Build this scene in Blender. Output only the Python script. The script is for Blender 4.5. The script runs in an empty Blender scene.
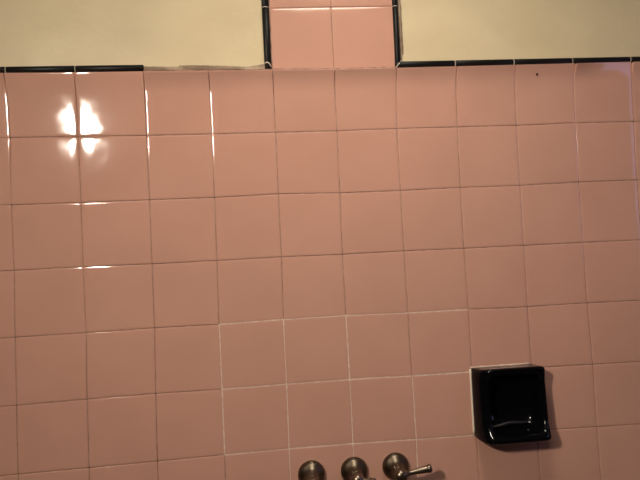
import bpy, bmesh, math, random
from mathutils import Vector, Matrix, noise

random.seed(7)
SC = bpy.context.scene
COL = SC.collection
Z0 = 1.83                      # height of the top row of full tiles above the floor (m)

def W(u, v, d=0.0):
    """wall coordinates (u right, v down from the top course, d out of the wall) -> world"""
    return Vector((u, -d, Z0 - v))

# ------------------------------------------------------------------ materials
def mat(name, base, rough=0.5, metal=0.0, spec=0.5, coat=0.0):
    m = bpy.data.materials.new(name); m.use_nodes = True
    b = m.node_tree.nodes['Principled BSDF']
    b.inputs['Base Color'].default_value = (*base, 1)
    b.inputs['Roughness'].default_value = rough
    b.inputs['Metallic'].default_value = metal
    b.inputs['Specular IOR Level'].default_value = spec
    b.inputs['Coat Weight'].default_value = coat
    return m

def nd(m, kind, **inp):
    n = m.node_tree.nodes.new(kind)
    for k, v in inp.items():
        n.inputs[k.replace('_', ' ')].default_value = v
    return n

def bsdf(m): return m.node_tree.nodes['Principled BSDF']

def vary(m, a, b, scale=5.0, detail=4.0, stretch=(1, 1, 1), lo=0.35, hi=0.65):
    """mix two base colours by object-space noise"""
    L = m.node_tree.links
    tc = nd(m, 'ShaderNodeTexCoord'); mp = nd(m, 'ShaderNodeMapping'); mp.inputs['Scale'].default_value = stretch
    nz = nd(m, 'ShaderNodeTexNoise', Scale=scale, Detail=detail)
    cr = m.node_tree.nodes.new('ShaderNodeValToRGB')
    cr.color_ramp.elements[0].position = lo; cr.color_ramp.elements[0].color = (*a, 1)
    cr.color_ramp.elements[1].position = hi; cr.color_ramp.elements[1].color = (*b, 1)
    L.new(tc.outputs['Object'], mp.inputs['Vector']); L.new(mp.outputs[0], nz.inputs['Vector'])
    L.new(nz.outputs['Fac'], cr.inputs['Fac']); L.new(cr.outputs['Color'], bsdf(m).inputs['Base Color'])
    return cr

def bump(m, scale, strength, dist, detail=3.0, stretch=(1, 1, 1)):
    L = m.node_tree.links
    tc = nd(m, 'ShaderNodeTexCoord'); mp = nd(m, 'ShaderNodeMapping'); mp.inputs['Scale'].default_value = stretch
    nz = nd(m, 'ShaderNodeTexNoise', Scale=scale, Detail=detail)
    bp = nd(m, 'ShaderNodeBump', Strength=strength, Distance=dist)
    L.new(tc.outputs['Object'], mp.inputs['Vector']); L.new(mp.outputs[0], nz.inputs['Vector'])
    L.new(nz.outputs['Fac'], bp.inputs['Height'])
    old = bsdf(m).inputs['Normal']
    if old.is_linked: L.new(old.links[0].from_socket, bp.inputs['Normal'])
    L.new(bp.outputs['Normal'], old)

PINK_A, PINK_B = (0.545, 0.298, 0.220), (0.575, 0.315, 0.234)
M_TILE = mat('pink_glaze', PINK_A, 0.065, spec=0.5)
vary(M_TILE, PINK_A, PINK_B, 9, 3)
bump(M_TILE, 26, 0.10, 0.004, 1.0)
M_GROUT = mat('brown_grout', (0.30, 0.16, 0.12), 0.85, spec=0.2)
vary(M_GROUT, (0.25, 0.14, 0.105), (0.46, 0.29, 0.22), 60, 3)
M_FRESH = mat('pale_grout', (0.66, 0.46, 0.35), 0.8, spec=0.2)
vary(M_FRESH, (0.60, 0.42, 0.33), (0.76, 0.60, 0.49), 90, 3)
M_WHITE = mat('white_caulk', (0.72, 0.62, 0.50), 0.6, spec=0.3)
M_PAINT = mat('cream_paint', (0.60, 0.46, 0.25), 0.45, spec=0.35)
vary(M_PAINT, (0.600, 0.495, 0.306), (0.675, 0.565, 0.355), 9, 7, (1, 1, 1.2), 0.3, 0.7)
bump(M_PAINT, 16, 0.55, 0.006, 5.0, (0.8, 1, 1.1))
bump(M_PAINT, 110, 0.35, 0.001, 2.0, (0.7, 1, 1.0))
M_BLACK = mat('black_glaze', (0.0020, 0.0020, 0.0028), 0.13, spec=0.28)
bsdf(M_BLACK).inputs['IOR'].default_value = 1.4
M_LIP = mat('lip_highlight_glaze', (0.012, 0.012, 0.013), 0.38, spec=0.5)  # greyer and rougher than the dish, standing in for a highlight streak
M_JOINT = mat('grey_grout', (0.48, 0.42, 0.34), 0.8, spec=0.2)
M_LINER = mat('black_liner_glaze', (0.006, 0.0055, 0.005), 0.42, spec=0.2)
M_MORTAR = mat('bare_mortar', (0.3, 0.22, 0.16), 0.95, spec=0.1)
vary(M_MORTAR, (0.23, 0.165, 0.115), (0.60, 0.48, 0.34), 38, 6, (0.45, 1, 1.6), 0.42, 0.74)
bump(M_MORTAR, 160, 0.8, 0.003, 5.0)
M_EDGE = mat('bare_plaster', (0.30, 0.21, 0.14), 0.9, spec=0.1)
vary(M_EDGE, (0.25, 0.17, 0.115), (0.40, 0.30, 0.20), 70, 4)
M_NICKEL = mat('brushed_nickel', (0.25, 0.20, 0.15), 0.33, 1.0)
vary(M_NICKEL, (0.19, 0.152, 0.112), (0.245, 0.197, 0.148), 40, 3)
M_DULL = mat('dark_nickel', (0.2, 0.16, 0.11), 0.36, 1.0)  # darker, slightly rougher nickel for the escutcheons
vary(M_DULL, (0.125, 0.098, 0.069), (0.165, 0.13, 0.092), 40, 3)
M_SPECK = mat('dark_speck', (0.05, 0.012, 0.010), 0.6)
M_ROOM = mat('room_paint', (0.56, 0.45, 0.28), 0.6)
vary(M_ROOM, (0.085, 0.07, 0.05), (0.105, 0.085, 0.062), 5, 3)
M_CEIL = mat('ceiling_paint', (0.62, 0.54, 0.40), 0.8)
vary(M_CEIL, (0.26, 0.23, 0.18), (0.29, 0.255, 0.20), 4, 3)
M_FLOOR = mat('floor_tile', (0.20, 0.12, 0.09), 0.4)
vary(M_FLOOR, (0.08, 0.06, 0.05), (0.12, 0.085, 0.07), 14, 3)
M_FRAME = mat('panel_frame_paint', (0.55, 0.52, 0.47), 0.5)
M_BRASS = mat('lamp_metal', (0.35, 0.29, 0.22), 0.3, 1.0)

def glow(name, col, strength):
    m = bpy.data.materials.new(name); m.use_nodes = True
    n = m.node_tree.nodes; n.remove(n['Principled BSDF'])
    e = n.new('ShaderNodeEmission'); e.inputs['Color'].default_value = (*col, 1); e.inputs['Strength'].default_value = strength
    m.node_tree.links.new(e.outputs[0], n['Material Output'].inputs['Surface'])
    return m
M_GLOBE = glow('lit_globe', (1.0, 0.88, 0.74), 455.0)
M_VIOLET = glow('violet_glow', (0.52, 0.48, 1.0), 1.9)  # violet glow added for the reflection in a top-course tile
M_DOME = glow('lit_dome', (1.0, 0.915, 0.80), 22.5)

# ------------------------------------------------------------------ mesh helpers
def build(name, verts, faces, mats, parent=None, midx=None, smooth=True):
    me = bpy.data.meshes.new(name)
    me.from_pydata([tuple(v) for v in verts], [], faces)
    for m in (mats if isinstance(mats, (list, tuple)) else [mats]): me.materials.append(m)
    if midx: me.polygons.foreach_set('material_index', midx)
    if smooth: me.polygons.foreach_set('use_smooth', [True] * len(me.polygons))
    me.update()
    o = bpy.data.objects.new(name, me); COL.objects.link(o)
    if parent is not None: o.parent = parent
    return o

def fix_normals(o):
    bm = bmesh.new(); bm.from_mesh(o.data)
    bmesh.ops.remove_doubles(bm, verts=bm.verts, dist=1e-6)
    bmesh.ops.recalc_face_normals(bm, faces=bm.faces)
    bm.to_mesh(o.data); bm.free(); return o

def box(name, lo, hi, m, parent=None):
    (a, b, c), (d, e, f) = lo, hi
    vs = [(x, y, z) for x in (a, d) for y in (b, e) for z in (c, f)]
    fs = [(0, 1, 3, 2), (4, 6, 7, 5), (0, 4, 5, 1), (2, 3, 7, 6), (0, 2, 6, 4), (1, 5, 7, 3)]
    return fix_normals(build(name, vs, fs, m, parent, smooth=False))

def lathe(name, profile, origin, axis, m, parent=None, n=40, up=Vector((0, 0, 1)), caps=True):
    """profile: (radius, distance along axis)"""
    axis = Vector(axis).normalized()
    if abs(axis.dot(up)) > 0.95: up = Vector((1, 0, 0))
    a = axis.cross(up).normalized(); b = axis.cross(a)
    vs, fs = [], []
    for r, d in profile:
        for k in range(n):
            t = 2 * math.pi * k / n
            vs.append(Vector(origin) + axis * d + (a * math.cos(t) + b * math.sin(t)) * max(r, 1e-5))
    for i in range(len(profile) - 1):
        for k in range(n):
            k2 = (k + 1) % n
            fs.append((i * n + k, i * n + k2, (i + 1) * n + k2, (i + 1) * n + k))
    if caps: fs.append(tuple(range(n))); fs.append(tuple((len(profile) - 1) * n + k for k in range(n)))
    return fix_normals(build(name, vs, fs, m, parent))

def spline(pts, k=6):
    """Catmull-Rom through 2-D points"""
    out = []
    for i in range(len(pts) - 1):
        p0, p1, p2, p3 = pts[max(i - 1, 0)], pts[i], pts[i + 1], pts[min(i + 2, len(pts) - 1)]
        for j in range(k):
            t = j / k
            out.append(tuple(0.5 * (2 * p1[c] + (p2[c] - p0[c]) * t + (2 * p0[c] - 5 * p1[c] + 4 * p2[c] - p3[c]) * t * t
                             + (3 * p1[c] - p0[c] - 3 * p2[c] + p3[c]) * t ** 3) for c in range(2)))
    out.append(pts[-1]); return out

def empty(name, loc, label, cat, group=None):
    o = bpy.data.objects.new(name, None); COL.objects.link(o); o.empty_display_size = 0.03
    o.location = loc; o['label'] = label; o['category'] = cat
    if group: o['group'] = group
    return o

def adopt(o, parent):
    """parent a child whose mesh was written in world space"""
    o.data.transform(Matrix.Translation(-Vector(parent.location)) if parent.type == 'EMPTY' else Matrix())
    o.parent = parent; return o

def structure(o, label=None):
    o['kind'] = 'structure'
    if label: o['label'] = label
    return o

# ------------------------------------------------------------------ tile joints, in millimetres on the wall
# crossing points of the hand-set courses: row -> columns -6 .. 18
NODES = {
    -5: [(-673.4,-558.5), (-563.3,-558.8), (-453.1,-559), (-342.9,-559.2), (-232.6,-559.4), (-122.3,-559.6), (-11.9,-559.8), (98.6,-560), (209.1,-560.3), (319.7,-560.5), (430.3,-560.7), (541,-560.9), (651.7,-561.1), (762.5,-561.3), (873.3,-561.6), (984.2,-561.8), (1095.2,-562), (1206.2,-562.2), (1317.3,-562.4), (1428.4,-562.6), (1539.6,-562.8), (1650.8,-563.1), (1762.1,-563.3), (1873.5,-563.5), (1984.9,-563.7)],
    -4: [(-673.3,-448.1), (-563.2,-448.3), (-453,-448.4), (-342.8,-448.6), (-232.5,-448.8), (-122.2,-449), (-11.8,-449.2), (98.6,-449.4), (209.1,-449.6), (319.7,-449.8), (430.3,-449.9), (541,-450.1), (651.7,-450.3), (762.5,-450.5), (873.3,-450.7), (984.2,-450.9), (1095.1,-451.1), (1206.1,-451.3), (1317.2,-451.5), (1428.3,-451.6), (1539.5,-451.8), (1650.7,-452), (1762,-452.2), (1873.3,-452.4), (1984.7,-452.6)],
    -3: [(-673.2,-337.6), (-563.1,-337.8), (-452.9,-338), (-342.7,-338.1), (-232.5,-338.3), (-122.1,-338.4), (-11.8,-338.6), (98.7,-338.8), (209.2,-338.9), (319.9,-338.6), (430.5,-337.5), (540.8,-337.3), (651.3,-337.8), (762.2,-339.1), (873.3,-339.9), (984.2,-340), (1095.1,-340.2), (1206.1,-340.4), (1317.1,-340.5), (1428.2,-340.7), (1539.4,-340.8), (1650.6,-341), (1761.9,-341.2), (1873.2,-341.3), (1984.6,-341.5)],
    -2: [(-673.1,-227.2), (-563,-227.3), (-452.8,-227.5), (-342.6,-227.6), (-232.4,-227.7), (-122.1,-227.9), (-11.7,-228), (98.7,-228.1), (210.4,-226.1), (321.1,-224.5), (431,-223.7), (540.6,-223.5), (650.3,-224), (760.5,-225.1), (871.7,-226.8), (984.1,-229.2), (1095,-229.3), (1206,-229.5), (1317,-229.6), (1428.1,-229.7), (1539.3,-229.9), (1650.5,-230), (1761.7,-230.1), (1873.1,-230.3), (1984.4,-230.4)],
    -1: [(-673,-116.8), (-562.9,-116.9), (-452.8,-117), (-342.6,-117.1), (-232.3,-117.2), (-122,-117.3), (-11.7,-117.4), (100.8,-115.5), (212,-113.7), (322,-112.5), (433.1,-111.6), (540.5,-112.6), (651.9,-113.6), (759.2,-113), (869.8,-114.4), (981.6,-116.3), (1095,-118.5), (1205.9,-118.6), (1317,-118.7), (1428,-118.8), (1539.2,-118.9), (1650.4,-119), (1761.6,-119.1), (1872.9,-119.2), (1984.3,-119.3)],
    0: [(-672.9,-6.4), (-562.8,-6.5), (-452.7,-6.6), (-342.5,-6.7), (-232.2,-6.7), (-122,-6.8), (-10.1,-5.5), (101.6,-4.3), (214.3,-4), (323.5,-2.9), (432.5,-2.8), (540.2,-1.7), (650.3,-2.5), (759.1,-3.3), (868.2,-4.2), (979.5,-5.1), (1092.2,-6.1), (1205.9,-7.7), (1316.9,-7.8), (1428,-7.9), (1539.1,-8), (1650.3,-8), (1761.5,-8.1), (1872.8,-8.2), (1984.1,-8.3)],
    1: [(-672.7,103.9), (-562.7,103.9), (-452.6,103.8), (-342.4,103.8), (-232.2,103.7), (-121.9,103.7), (-6.8,103.8), (102.2,105.3), (214.3,106.8), (324,107.4), (432.9,107.8), (540,108.2), (647,107.1), (757.1,107.1), (866.7,107.3), (978.6,105.8), (1091.8,106), (1205.8,103.1), (1316.8,103), (1427.9,103), (1539,102.9), (1650.2,102.9), (1761.4,102.8), (1872.7,102.8), (1984,102.7)],
    2: [(-672.6,214.3), (-562.6,214.2), (-452.5,214.2), (-342.3,214.2), (-232.1,214.2), (-121.6,214.2), (-8.4,216.2), (103.4,216.5), (215.2,216.7), (323.7,216.7), (432.8,214.9), (539.7,217.3), (647.2,217), (756.1,215.7), (866.2,216.2), (977.8,214), (1089.7,214.3), (1205.3,213.9), (1316.7,213.9), (1427.8,213.9), (1538.9,213.8), (1650,213.8), (1761.3,213.8), (1872.5,213.8), (1983.9,213.7)],
    3: [(-672.5,324.6), (-562.5,324.6), (-452.4,324.6), (-342.2,324.6), (-232,324.6), (-121.5,324.6), (-6.7,324.5), (103.1,324.3), (215.3,324.9), (323.3,324.7), (432.9,323.7), (538.7,324.5), (647.6,323.7), (756,324.4), (866.7,324.3), (977.8,324.1), (1090.4,324.5), (1205.1,324.7), (1316.7,324.7), (1427.7,324.7), (1538.8,324.7), (1649.9,324.7), (1761.1,324.7), (1872.4,324.7), (1983.7,324.7)],
    4: [(-672.4,434.9), (-562.4,434.9), (-452.3,434.9), (-342.2,435), (-232,435), (-121.7,435), (-8.2,434.1), (104.3,433.7), (215.3,432.2), (322.1,432.7), (431.3,430.7), (539.4,430.2), (648.7,432.2), (757.7,432.4), (866.1,434.1), (978.8,433.4), (1091,434.5), (1205.6,435.4), (1316.6,435.5), (1427.6,435.5), (1538.7,435.5), (1649.8,435.6), (1761,435.6), (1872.3,435.7), (1983.6,435.7)],
    5: [(-672.3,545.1), (-562.3,545.2), (-452.2,545.3), (-342.1,545.3), (-231.9,545.4), (-121.7,545.4), (-9,544.8), (102.3,542.8), (213.2,541.2), (322.5,541.9), (431.3,540.3), (540.2,540.2), (649.7,541.6), (757.8,541.7), (867.8,542.5), (981.5,543.8), (1092.3,545.1), (1205.5,546.2), (1316.5,546.2), (1427.5,546.3), (1538.6,546.4), (1649.7,546.4), (1760.9,546.5), (1872.1,546.6), (1983.4,546.6)],
    6: [(-672.2,655.4), (-562.2,655.5), (-452.1,655.6), (-342,655.6), (-231.8,655.7), (-121.6,655.8), (-9.8,655.5), (101.8,654.3), (211.9,652.8), (322.4,651.1), (430.4,649.3), (540.2,649.6), (651.5,651.1), (758.7,651.7), (869.1,652.9), (981.2,654.9), (1094.4,656.7), (1205.5,656.9), (1316.4,657), (1427.4,657.1), (1538.5,657.2), (1649.6,657.3), (1760.8,657.4), (1872,657.4), (1983.3,657.5)],
    7: [(-672.1,765.6), (-562.1,765.7), (-452,765.8), (-341.9,766), (-231.7,766.1), (-121.5,766.2), (-11.3,766.3), (99.5,765.9), (211.1,763.8), (321.5,762.4), (431.1,761.7), (540.5,761.6), (649.9,762), (759.9,763.1), (870.9,764.7), (983.2,766.9), (1094.5,767.5), (1205.4,767.6), (1316.3,767.7), (1427.3,767.8), (1538.4,768), (1649.5,768.1), (1760.6,768.2), (1871.9,768.3), (1983.1,768.4)],
    8: [(-672,875.8), (-562,876), (-451.9,876.1), (-341.8,876.2), (-231.7,876.4), (-121.5,876.5), (-11.2,876.7), (99.1,876.8), (209.5,877), (320.4,875.7), (430.7,874.7), (540.7,874.5), (650.9,875), (761.6,876.3), (872.9,877.8), (983.6,878), (1094.5,878.1), (1205.3,878.3), (1316.3,878.4), (1427.2,878.6), (1538.3,878.7), (1649.4,878.9), (1760.5,879), (1871.7,879.2), (1983,879.3)],
    9: [(-671.8,986), (-561.9,986.2), (-451.8,986.3), (-341.7,986.5), (-231.6,986.7), (-121.4,986.9), (-11.2,987), (99.1,987.2), (209.5,987.4), (319.9,987.6), (430.4,987.7), (540.9,987.9), (651.5,988.1), (762.1,988.2), (872.8,988.4), (983.6,988.6), (1094.4,988.8), (1205.3,988.9), (1316.2,989.1), (1427.2,989.3), (1538.2,989.5), (1649.3,989.6), (1760.4,989.8), (1871.6,990), (1982.9,990.2)],
    10: [(-671.7,1096.2), (-561.8,1096.4), (-451.7,1096.6), (-341.7,1096.8), (-231.5,1097), (-121.4,1097.2), (-11.1,1097.4), (99.2,1097.6), (209.5,1097.8), (319.9,1098), (430.4,1098.2), (540.9,1098.4), (651.5,1098.6), (762.1,1098.8), (872.8,1099), (983.5,1099.2), (1094.3,1099.4), (1205.2,1099.6), (1316.1,1099.8), (1427.1,1100), (1538.1,1100.2), (1649.2,1100.4), (1760.3,1100.6), (1871.5,1100.8), (1982.7,1101)],
    11: [(-671.6,1206.3), (-561.7,1206.5), (-451.7,1206.8), (-341.6,1207), (-231.5,1207.2), (-121.3,1207.4), (-11.1,1207.7), (99.2,1207.9), (209.6,1208.1), (320,1208.4), (430.4,1208.6), (540.9,1208.8), (651.5,1209), (762.1,1209.3), (872.8,1209.5), (983.5,1209.7), (1094.3,1210), (1205.1,1210.2), (1316,1210.4), (1427,1210.6), (1538,1210.9), (1649,1211.1), (1760.2,1211.3), (1871.3,1211.6), (1982.6,1211.8)],
    12: [(-671.5,1316.4), (-561.6,1316.7), (-451.6,1316.9), (-341.5,1317.2), (-231.4,1317.4), (-121.2,1317.7), (-11,1318), (99.3,1318.2), (209.6,1318.5), (320,1318.7), (430.4,1319), (540.9,1319.2), (651.5,1319.5), (762.1,1319.8), (872.7,1320), (983.5,1320.3), (1094.2,1320.5), (1205.1,1320.8), (1315.9,1321), (1426.9,1321.3), (1537.9,1321.5), (1648.9,1321.8), (1760,1322.1), (1871.2,1322.3), (1982.4,1322.6)],
    13: [(-671.4,1426.5), (-561.5,1426.8), (-451.5,1427.1), (-341.4,1427.4), (-231.3,1427.7), (-121.2,1427.9), (-11,1428.2), (99.3,1428.5), (209.6,1428.8), (320,1429.1), (430.4,1429.4), (540.9,1429.6), (651.5,1429.9), (762,1430.2), (872.7,1430.5), (983.4,1430.8), (1094.2,1431.1), (1205,1431.3), (1315.9,1431.6), (1426.8,1431.9), (1537.8,1432.2), (1648.8,1432.5), (1759.9,1432.8), (1871.1,1433.1), (1982.3,1433.3)],
    14: [(-671.3,1536.6), (-561.4,1536.9), (-451.4,1537.2), (-341.3,1537.5), (-231.3,1537.8), (-121.1,1538.2), (-10.9,1538.5), (99.3,1538.8), (209.6,1539.1), (320,1539.4), (430.4,1539.7), (540.9,1540), (651.4,1540.3), (762,1540.6), (872.7,1541), (983.4,1541.3), (1094.1,1541.6), (1204.9,1541.9), (1315.8,1542.2), (1426.7,1542.5), (1537.7,1542.8), (1648.7,1543.1), (1759.8,1543.5), (1870.9,1543.8), (1982.1,1544.1)],
}
def node(c, r):
    x, y = NODES[r][c + 6]; return Vector((x / 1000, y / 1000))

def is_tiled(c, r):                      # the column of two tiles goes on above the top course
    return -6 <= c < 18 and (0 <= r < 14 or (-5 <= r < 0 and c in (4, 5)))

# ------------------------------------------------------------------ the wall behind
wall = box('wall_back', (-.75, 0.004, 0), (2.10, 0.14, 2.33), M_PAINT)
structure(wall, 'cream painted plaster wall above pink tiled surround')

J = 0.00060                              # half a joint
PALE = set()
for c in range(3, 7): PALE.add(('h', c, 4))
for c in range(3, 7): PALE.add(('h', c, 5))
for c in range(3, 7): PALE.add(('h', c, 6))
for c, r in ((3, 4), (3, 5), (4, 4), (4, 5), (4, 6), (5, 4), (5, 5), (5, 6), (6, 5), (6, 6)): PALE.add(('v', c, r))

def tile_field():
    vs, fs = [], []
    prof = [0, .0003, .0008, .0015, .0025, .004, .0065]
    for c in range(-6, 18):
        for r in range(-5, 14):
            if not is_tiled(c, r): continue
            A, B, D, E_ = node(c, r), node(c + 1, r), node(c, r + 1), node(c + 1, r + 1)
            rnd = random.Random(c * 131 + r * 17)
            tx, ty = rnd.uniform(-.004, .004), rnd.uniform(-.004, .004)
            if 0 <= c <= 1 and 0 <= r <= 1: tx *= .3; ty *= .3
            dome = rnd.uniform(.0001, .0003)
            lean = 0.0032 * rnd.uniform(.85, 1.15)
            if c == 9 and r == 0: ty += 0.0
            near = -2 <= c <= 12 and -3 <= r <= 8
            def axis(length):
                e = [p / length for p in prof]
                k = 14 if near else 2
                mid = [e[-1] + (1 - 2 * e[-1]) * i / k for i in range(1, k)]
                return e + mid + [1 - q for q in reversed(e)]
            S, T = axis((B - A).length), axis((D - A).length)
            base = len(vs)
            for t in T:
                for s in S:
                    p = (A * (1 - s) + B * s) * (1 - t) + (D * (1 - s) + E_ * s) * t
                    # pull in by half a joint
                    sx = J * (1 - 2 * s); sy = J * (1 - 2 * t)
                    p = p + Vector((sx, sy))
                    dx, dy = min(s, 1 - s) * 0.106, min(t, 1 - t) * 0.106
                    h = 0.0
                    for dd in (dx, dy):                       # rounded glaze edge
                        q = max(0.0, 1 - dd / 0.0028)
                        h -= 0.00032 * q * q
                        q = max(0.0, 1 - dd / 0.012)
                        h -= 0.00016 * q * q
                    h += dome * (1 - (2 * s - 1) ** 2) * (1 - (2 * t - 1) ** 2)
                    h += tx * (s - .5) * .1 + ty * (t - .5) * .1
                    if r == 0:                                # top course leans out towards its cap
                        q = max(0.0, 1 - t / 0.85); h += (lean if c not in (0, 1) else .0080) * q * q
                        q = max(0.0, 1 - t / 0.36); h += ((0.0078 if c not in (0, 1) else .0008) - (0.012 * (s - .4) if c == 9 else 0)) * q * q; p.y += 0.36 * h
                    vs.append(W(p.x, p.y, h))
            n = len(S)
            for j in range(len(T) - 1):
                for i in range(n - 1):
                    a = base + j * n + i
                    fs.append((a, a + n, a + n + 1, a + 1))
            # skirt back to the grout bed
            ring = [i for i in range(n)] + [j * n + n - 1 for j in range(1, len(T))] + \
                   [(len(T) - 1) * n + i for i in range(n - 2, -1, -1)] + [j * n for j in range(len(T) - 2, 0, -1)]
            b2 = len(vs)
            for i in ring:
                q = vs[base + i]; vs.append(Vector((q.x, 0.0035, q.z)))
            for k in range(len(ring)):
                k2 = (k + 1) % len(ring)
                fs.append((base + ring[k], base + ring[k2], b2 + k2, b2 + k))
    o = build('tile_field', vs, fs, M_TILE, wall)
    o['label'] = 'glossy pink square ceramic tiles'
    return o
tile_field()

def grout_bed():
    vs, fs, mi = [], [], []
    def quad(a, b, n2, w, m, d):
        # strip from a to b, half width w along n2, broken up along its length
        base = len(vs); k = 10
        rnd = random.Random(int(a.x * 7919 + a.y * 104729))
        for i in range(k + 1):
            p = a + (b - a) * i / k
            ww = w * rnd.uniform(.7, 1.3) if m else w
            for sgn in (-1, 1):
                q = p + n2 * ww * sgn
                vs.append(W(q.x, q.y, d))
        for i in range(k):
            x = base + 2 * i
            fs.append((x, x + 1, x + 3, x + 2)); mi.append(m)
    for c in range(-6, 19):
        for r in range(-5, 15):
            if c < 18 and (is_tiled(c, r) or is_tiled(c, r - 1)):
                m = 1 if ('h', c, r) in PALE else 0
                lift = 0.0030 if r == 0 else 0.0
                quad(node(c, r), node(c + 1, r), Vector((0, 1)), 0.0011 if m else 0.0016, m, (-0.00035 if m else -0.0013) + lift * 0.5)
            if r < 14 and (is_tiled(c, r) or is_tiled(c - 1, r)):
                m = 1 if ('v', c, r) in PALE else 0
                quad(node(c, r), node(c, r + 1), Vector((1, 0)), 0.0011 if m else 0.0016, m, -0.0004 if m else -0.0013)
    o = build('grout', vs, fs, [M_GROUT, M_FRESH], wall, mi, smooth=False)
    o['label'] = 'brown grout joints, whitened in the lower middle'
    return o
grout_bed()

# ------------------------------------------------------------------ black half-round cap tiles
def liner(name, p, q, width, breaks, label, side):
    """half-round strip from p to q in wall coordinates; side = unit vector to the far edge; p-q runs along the tile edge"""
    p, q = Vector(p), Vector(q); ax = (q - p); L = ax.length; ax /= L; side = Vector(side)
    vs, fs, mi = [], [], []
    stops = [0.0] + [b for b in breaks] + [L]
    g = 0.0009
    def seg(a, b, m, w, hgt):
        base = len(vs); n = 12
        ends = [a, a + min(.0012, (b - a) * .25), b - min(.0012, (b - a) * .25), b]
        for e, x in enumerate(ends):
            shrink = 1.0 if e in (1, 2) else 0.9
            for k in range(n + 1):
                t = math.pi * k / n
                pt = p + ax * x + side * (w * (.5 - .5 * math.cos(t)))
                vs.append(W(pt.x, pt.y, -0.0042 + (hgt + .0042) * (math.sin(t) ** 0.55) * shrink))
        for e in range(3):
            for k in range(n):
                i = base + e * (n + 1) + k
                fs.append((i, i + 1, i + n + 2, i + n + 1)); mi.append(m)
        for e in (0, 3):
            fs.append(tuple(base + e * (n + 1) + k for k in range(n + 1))); mi.append(m)
    for a, b in zip(stops[:-1], stops[1:]):
        seg(a + (g if a else 0), b - (g if b < L else 0), 0, width, 0.0045)
    for b in breaks:
        seg(b - g, b + g, 1, width * 0.98, 0.0036)
    o = fix_normals(build(name, vs, fs, [M_LINER, M_JOINT], None, mi))
    structure(o, label); return o

n = node
def run_breaks(c0, c1, r=0): return [(n(c, r) - n(c0, r)).length for c in range(c0 + 1, c1)]
def off(a, du, dv): return (a.x + du, a.y + dv)
LW = 0.0118
a0, a1 = off(n(-6, 0), 0, .0008), off(n(2, 0), -.001, .0008)
liner('trim_1', a0, a1, LW, [b for b in run_breaks(-6, 2)], 'glossy black half-round cap tiles along the left end of the top tile course', (0, -1))
b0, b1 = off(n(6, 0), .000, .0010), off(n(18, 0), 0, .0010)
liner('trim_2', b0, b1, LW, run_breaks(6, 18), 'glossy black half-round cap tiles on the tile course under the right cream panel', (0, -1))
c0_, c1_ = off(n(4, 0), -.001, -.001), off(n(4, -5), -.001, 0)
liner('trim_3', c0_, c1_, 0.0125, [(n(4, 0) - n(4, -k)).length for k in range(1, 5)], 'upright black half-round cap tiles on the left side of the pink tile column', (-1, 0))
d0_, d1_ = off(n(6, 0), -.0004, .001 - LW * .25), off(n(6, -5), -.0004, 0)
liner('trim_4', d0_, d1_, 0.0108, [(n(6, 0) - n(6, -k)).length - LW * .25 for k in range(1, 5)], 'upright black half-round cap tiles on the right side of the pink tile column', (1, 0))

# pale mitre joint where the two right-hand caps meet, and at the foot of the left one
def bead(name, pts, rad, m, parent, d=0.0):
    vs, fs = [], []; k = 8
    for i, (u, v, dd) in enumerate(pts):
        a = Vector(pts[max(i - 1, 0)][:2]); b = Vector(pts[min(i + 1, len(pts) - 1)][:2])
        t = (b - a).normalized(); nn = Vector((-t.y, t.x))
        for j in range(k):
            an = 2 * math.pi * j / k
            q = Vector((u, v)) + nn * rad * math.cos(an)
            vs.append(W(q.x, q.y, d + dd + rad * math.sin(an)))
    for i in range(len(pts) - 1):
        for j in range(k):
            j2 = (j + 1) % k
            fs.append((i * k + j, i * k + j2, (i + 1) * k + j2, (i + 1) * k + j))
    fs.append(tuple(range(k))); fs.append(tuple((len(pts) - 1) * k + j for j in range(k)))
    return fix_normals(build(name, vs, fs, m, parent))
e = n(6, 0)
bead('mitre_joint', [(e.x + .0005, e.y + .0005, .002), (e.x + .0052, e.y - .0050, .0046), (e.x + .0108, e.y - .0112, .001)], .0009, M_WHITE, bpy.data.objects['trim_4'])
e = n(4, 0)
bead('grout_smear', [(e.x - .013, e.y - .010, .003), (e.x - .009, e.y - .0115, .005), (e.x - .005, e.y - .009, .005), (e.x - .002, e.y - .004, .003)], .0010, M_WHITE, bpy.data.objects['trim_3'])
# the bare strip where caps have fallen off between the left run and the upright
def mortar():
    s, e2 = n(2, 0), n(4, 0)
    tops = [(0, 9.0), (.08, 8.8), (.2, 8.2), (.26, 8.0), (.27, 10.5), (.36, 10.8), (.5, 9.6), (.6, 8.6), (.72, 7.2), (.8, 6.2), (.85, 8.0), (.92, 10.5), (.96, 11.5), (.985, 11.0)]
    vs, fs = [], []; m_ = 5; N = 80
    def top(x):
        for (x0, h0), (x1, h1) in zip(tops[:-1], tops[1:]):
            if x0 <= x <= x1: return h0 + (h1 - h0) * (x - x0) / (x1 - x0)
        return tops[-1][1]
    for i in range(N + 1):
        x = .985 * i / N
        b = s + (e2 - s) * x
        hh = (top(x) + .9 * noise.noise(Vector((x * 60, 3, 0)))) / 1000
        for j in range(m_ + 1):
            f = j / m_
            dd = -.0012 + .0024 * math.sin(math.pi * min(1, f * .9 + .1)) + .0012 * noise.noise(Vector((x * 45, f * 4, 1.3)))
            if j in (0, m_): dd = -.0045
            vs.append(W(b.x, b.y + .0022 - (hh + .0028) * f, dd))
    for i in range(N):
        for j in range(m_):
            a = i * (m_ + 1) + j
            fs.append((a, a + m_ + 1, a + m_ + 2, a + 1))
    o = fix_normals(build('mortar_strip', vs, fs, M_MORTAR, wall)); o['label'] = 'bare ragged mortar where black caps are missing'
    q = s + (e2 - s) * .82
    bead('mortar_ridge', [(q.x, q.y - .001, -.002), (q.x + .0004, q.y - .004, -.0015), (q.x + .0002, q.y - .0075, -.002)], .0011, M_WHITE, wall)
mortar()
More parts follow.
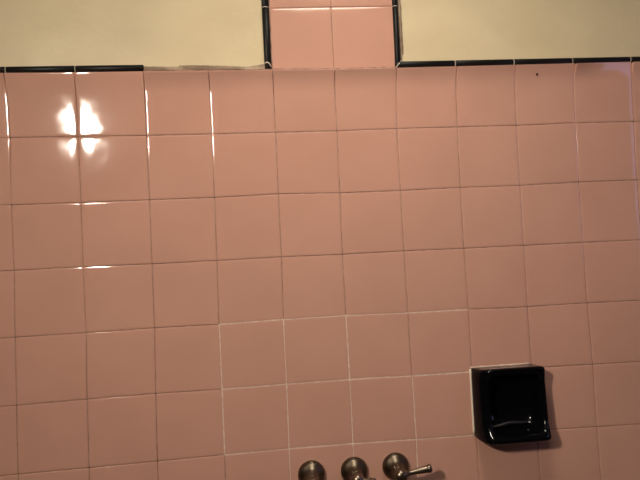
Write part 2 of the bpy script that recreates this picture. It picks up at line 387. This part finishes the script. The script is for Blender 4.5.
# unpainted plaster beside the right upright
def gap():
    vs, fs = [], []; N = 120
    s, e2 = n(6, 0), n(6, -5)
    for i in range(N + 1):
        t = i / N; b = s + (e2 - s) * t
        w = .0165 + .0011 * noise.noise(Vector((t * 55, 0, 7)))
        if t < .02: w = .0135
        for x, d in ((.0095, -.0045), (.0104, -.0020), (w, -.0024), (w + .0006, -.0045)):
            vs.append(W(b.x + x, b.y - LW - .001, d))
    for i in range(N):
        for j in range(3):
            a = i * 4 + j; fs.append((a, a + 1, a + 5, a + 4))
    o = fix_normals(build('bare_plaster_edge', vs, fs, M_EDGE, wall)); o['label'] = 'brown unpainted plaster beside black cap'
gap()
# dark speck on a top-course tile
p = (0.9085, 0.0165)
sp = lathe('tile_speck', [(0, .0078), (.0014, .0075), (.0019, .0066), (.0019, .0008)], W(*p), (0, -1, 0), M_SPECK, wall, 12)
sp['label'] = 'tiny dark red-brown speck'

# ------------------------------------------------------------------ soap dish
def soap_dish():
    u0, u1, v0, v1 = .7548, .8745, .5345, .6580
    cu, cv = (u0 + u1) / 2, (v0 + v1) / 2; hu, hv = (u1 - u0) / 2, (v1 - v0) / 2
    root = empty('soap_dish', W(cu, cv, 0), 'glossy black ceramic soap dish set into the pink tiles, empty', 'soap dish')
    n_ = 128
    def ring(L, Rr, Tp, Bt, rad, top, side, bot):
        """rounded rectangle between wall coordinates L..Rr and Tp..Bt; its depth varies from rail to rail"""
        pts = []; ex = 2.0 / rad
        mu, mv, hw, hh = (L + Rr) / 2, (Tp + Bt) / 2, (Rr - L) / 2, (Bt - Tp) / 2
        for k in range(n_):
            t = 2 * math.pi * (k + .5) / n_; c, q = math.cos(t), math.sin(t)
            x = math.copysign(abs(c) ** ex, c); y = math.copysign(abs(q) ** ex, q)
            d = side + (bot - side) * max(0, y) ** 2.2 + (top - side) * max(0, -y) ** 3.5
            pts.append(W(mu + x * hw, mv + y * hh, d))
        return pts
    rings = [
        ring(.7548, .8745, .5345, .6580, 16, -.002, -.002, -.002),
        ring(.7552, .8775, .5343, .6583, 16, .012, .009, .013),
        ring(.7580, .8775, .5335, .6583, 14, .024, .018, .032),
        ring(.7625, .8765, .5318, .6568, 13, .0330, .0250, .0425),
        ring(.7672, .8740, .5325, .6540, 12, .0395, .0285, .0475),
        ring(.7712, .8702, .5360, .6500, 11, .0410, .0290, .0490),
        ring(.7740, .8668, .5420, .6460, 10, .0385, .0275, .0470),
        ring(.7760, .8640, .5490, .6425, 9, .0280, .0225, .0400),
        ring(.7775, .8615, .5520, .6405, 8, .0160, .0140, .0290),
        ring(.7790, .8590, .5540, .6385, 7, .0060, .0060, .0170),
        ring(.7790, .8530, .5590, .6340, 6, .0020, .0022, .0090),
        ring(.7900, .8420, .5700, .6230, 5, .0008, .0008, .0020),
        ring(.8050, .8250, .5880, .6050, 2.5, .0008, .0008, .0008),
    ]
    vs = [p for r in rings for p in r]; fs = []
    for i in range(len(rings) - 1):
        for k in range(n_):
            k2 = (k + 1) % n_
            fs.append((i * n_ + k, i * n_ + k2, (i + 1) * n_ + k2, (i + 1) * n_ + k))
    fs.append(tuple((len(rings) - 1) * n_ + k for k in range(n_)))
    o = fix_normals(build('dish_body', vs, fs, M_BLACK)); adopt(o, root)
    # drip ledge along the front of the tray
    vs, fs = [], []
    N = 40
    for i in range(N + 1):
        t = i / N; x = .7760 + .0690 * t
        y = .6325 - .0045 * t - .0012 * math.sin(math.pi * t) + .0010 * math.sin(t * 9)
        for j in range(10):
            an = 2 * math.pi * j / 10
            k = math.sin(math.pi * min(1, max(0, t))) ** .35
            vs.append(W(x, y + .0030 * k * math.cos(an), .0215 + .0030 * k * math.sin(an)))
    for i in range(N):
        for j in range(10):
            j2 = (j + 1) % 10
            fs.append((i * 10 + j, i * 10 + j2, i * 10 + 10 + j2, i * 10 + 10 + j))
    o = fix_normals(build('tray_lip', vs, fs, M_LIP)); adopt(o, root)
    # caulk bead down the left side and broken along the top
    pts = [(u0 - .0006, v0 + .002 + (v1 - v0 - .01) * i / 12, .0004 + .0005 * (i % 2)) for i in range(13)]
    o = bead('caulk_bead', pts, .0019, M_WHITE, None); adopt(o, root); o['label'] = 'white caulk along the left edge'
    pts = [(u0 + (u1 - u0 - .012) * i / 16, v0 - .0003 - .0004 * (i % 3 == 0), .0003 * (i % 2) - .0002) for i in range(17)]
    o = bead('caulk_bead', pts, .0014, M_FRESH, None); adopt(o, root); o['label'] = 'pinkish caulk along the top edge'
soap_dish()

# ------------------------------------------------------------------ taps
def tap(u, v, ang, length, name, label, out=0.0):
    root = empty(name, W(u, v, 0), label, 'tap handle', 'tap handles on the tiled wall')
    O = Vector((0, 0, 0)); A = (0, -1, 0)
    esc = spline([(.0226, -.002), (.0232, .0015), (.0228, .0046), (.0206, .0086), (.0165, .0125), (.0128, .0165), (.0106, .0210), (.0096, .0250), (.0092, .0285)], 5)
    lathe('escutcheon', esc, O, A, M_DULL, root, 48)
    hub = spline([(.0088, .0272), (.0084, .0295), (.0092, .0312), (.0102, .0335), (.0106, .0385), (.0106, .0430), (.0094, .0475), (.0064, .0503), (.0030, .0514), (.0000, .0517)], 5)
    lathe('hub', hub, O, A, M_NICKEL, root, 40)
    d = Vector((math.cos(ang) * math.cos(out), -math.sin(out), math.sin(ang) * math.cos(out)))
    pr = spline([(.0056, .006), (.0052, .0105), (.0040, .0140), (.0038, .018), (.0046, .5 * length + .002), (.0060, length - .0095), (.0061, length - .0080), (.0057, length - .0072), (.0068, length - .0058), (.0069, length - .0030), (.0055, length - .0008), (.0028, length), (0, length + .0002)], 4)
    lathe('lever', pr, Vector((0, -.0400, 0)), d, M_NICKEL, root, 28)
    return root
tap(.6118, .6930, math.radians(8), .053, 'tap_handle', 'bell-shaped brushed metal tap whose lever points straight right, nearest the soap dish')
tap(.5396, .6945, math.radians(-4), .031, 'tap_handle', 'middle one of the three bell-shaped metal taps, short lever', out=math.radians(25))
tap(.4665, .6945, math.radians(-80), .048, 'tap_handle', 'bell-shaped metal tap with no lever showing, farthest of three from the soap dish')

# ------------------------------------------------------------------ the rest of the bathroom (behind the camera)
structure(box('floor', (-.75, -2.80, -.10), (2.10, .14, 0), M_FLOOR))
structure(box('ceiling', (-.75, -2.80, 2.33), (2.10, .14, 2.43), M_CEIL))
structure(box('wall_left', (-.85, -2.80, 0), (-.75, .14, 2.33), M_ROOM))
structure(box('wall_right', (2.10, -2.80, 0), (2.20, .14, 2.33), M_ROOM))
structure(box('wall_front', (-.85, -2.90, 0), (2.20, -2.80, 2.33), M_ROOM))

wf = structure(box('violet_panel_1', (2.085, -1.31, Z0 - .45), (2.105, -.70, Z0 + .30), M_FRAME), 'added violet glowing panel on the right wall, for a tile reflection')  # added out of view so one top-course tile mirrors violet
box('glow_pane', (2.080, -1.26, Z0 - .41), (2.086, -.74, Z0 + .26), M_VIOLET, wf)

# bracket lamp on the left wall whose lit lens is mirrored in the tiles at the left
AX = Vector((1.0, -.0, 0)); AX = Vector((1.0, .22, -.32)).normalized()
LP = Vector((.113 - .334 * 1.3, -1.3, Z0 - .1 + .25 * 1.3))
s = empty('wall_lamp', (-.75, LP.y, LP.z), 'small round reflector lamp on a bracket on the left wall', 'lamp')
back = LP - AX * .10
o = lathe('backplate', [(.055, 0), (.055, .008), (.045, .016), (.012, .02)], (-.75, back.y, back.z), (1, 0, 0), M_BRASS); adopt(o, s)
o = lathe('arm', [(.009, .01), (.009, back.x + .75)], (-.75, back.y, back.z), (1, 0, 0), M_BRASS); adopt(o, s)
o = lathe('shade', [(.02, -.03), (.045, -.01), (.065, .04), (.073, .097), (.0705, .097), (.062, .042), (.02, 0)], back, AX, M_BRASS, caps=False); adopt(o, s)
o = lathe('lens', [(.0700, .092), (.0700, .0955), (.04, .0985), (0, .0995)], back, AX, M_GLOBE); adopt(o, s)
# flat round ceiling light above the bath
LX, LY, LZ = .59, -.455, 2.33
s = empty('ceiling_light', (LX, LY, LZ), 'round warm ceiling light with a deep rim above the bath', 'ceiling light')
o = lathe('rim', [(.166, 0), (.190, 0), (.185, .10), (.175, .105), (.167, .10), (.166, 0)], (LX, LY, LZ), (0, 0, -1), M_BRASS, caps=False); adopt(o, s)
o = lathe('diffuser', [(.165, .004), (.165, .012), (.12, .014), (0, .0145)], (LX, LY, LZ), (0, 0, -1), M_DOME); adopt(o, s)

wd = bpy.data.worlds.new('world'); SC.world = wd; wd.use_nodes = True
wd.node_tree.nodes['Background'].inputs['Color'].default_value = (.02, .017, .014, 1)
wd.node_tree.nodes['Background'].inputs['Strength'].default_value = 0.3

# ------------------------------------------------------------------ camera
R = ((0.99496784, 0.04917258, -0.08729866), (-0.04595497, 0.99820158, 0.03849348), (0.08903449, -0.03428797, 0.99543819))
C = (0.41851595, 0.32922709, -0.91906537)
def tw(a): return Vector((a[0], a[2], -a[1]))            # tile axes -> world axes
X, Y, Zb = tw(R[0]), -tw(R[1]), -tw(R[2])
cam = bpy.data.cameras.new('camera'); co = bpy.data.objects.new('camera', cam); COL.objects.link(co)
m4 = Matrix(((X.x, Y.x, Zb.x, C[0]), (X.y, Y.y, Zb.y, C[2]), (X.z, Y.z, Zb.z, Z0 - C[1]), (0, 0, 0, 1)))
co.matrix_world = m4
cam.sensor_width = 36; cam.lens = 36 * 533.0844 / 640; cam.clip_start = .01
SC.camera = co
vs_ = SC.view_settings
vs_.view_transform = 'Standard'; vs_.look = 'None'; vs_.exposure = 0.0; vs_.gamma = 1.0; vs_.use_curve_mapping = False
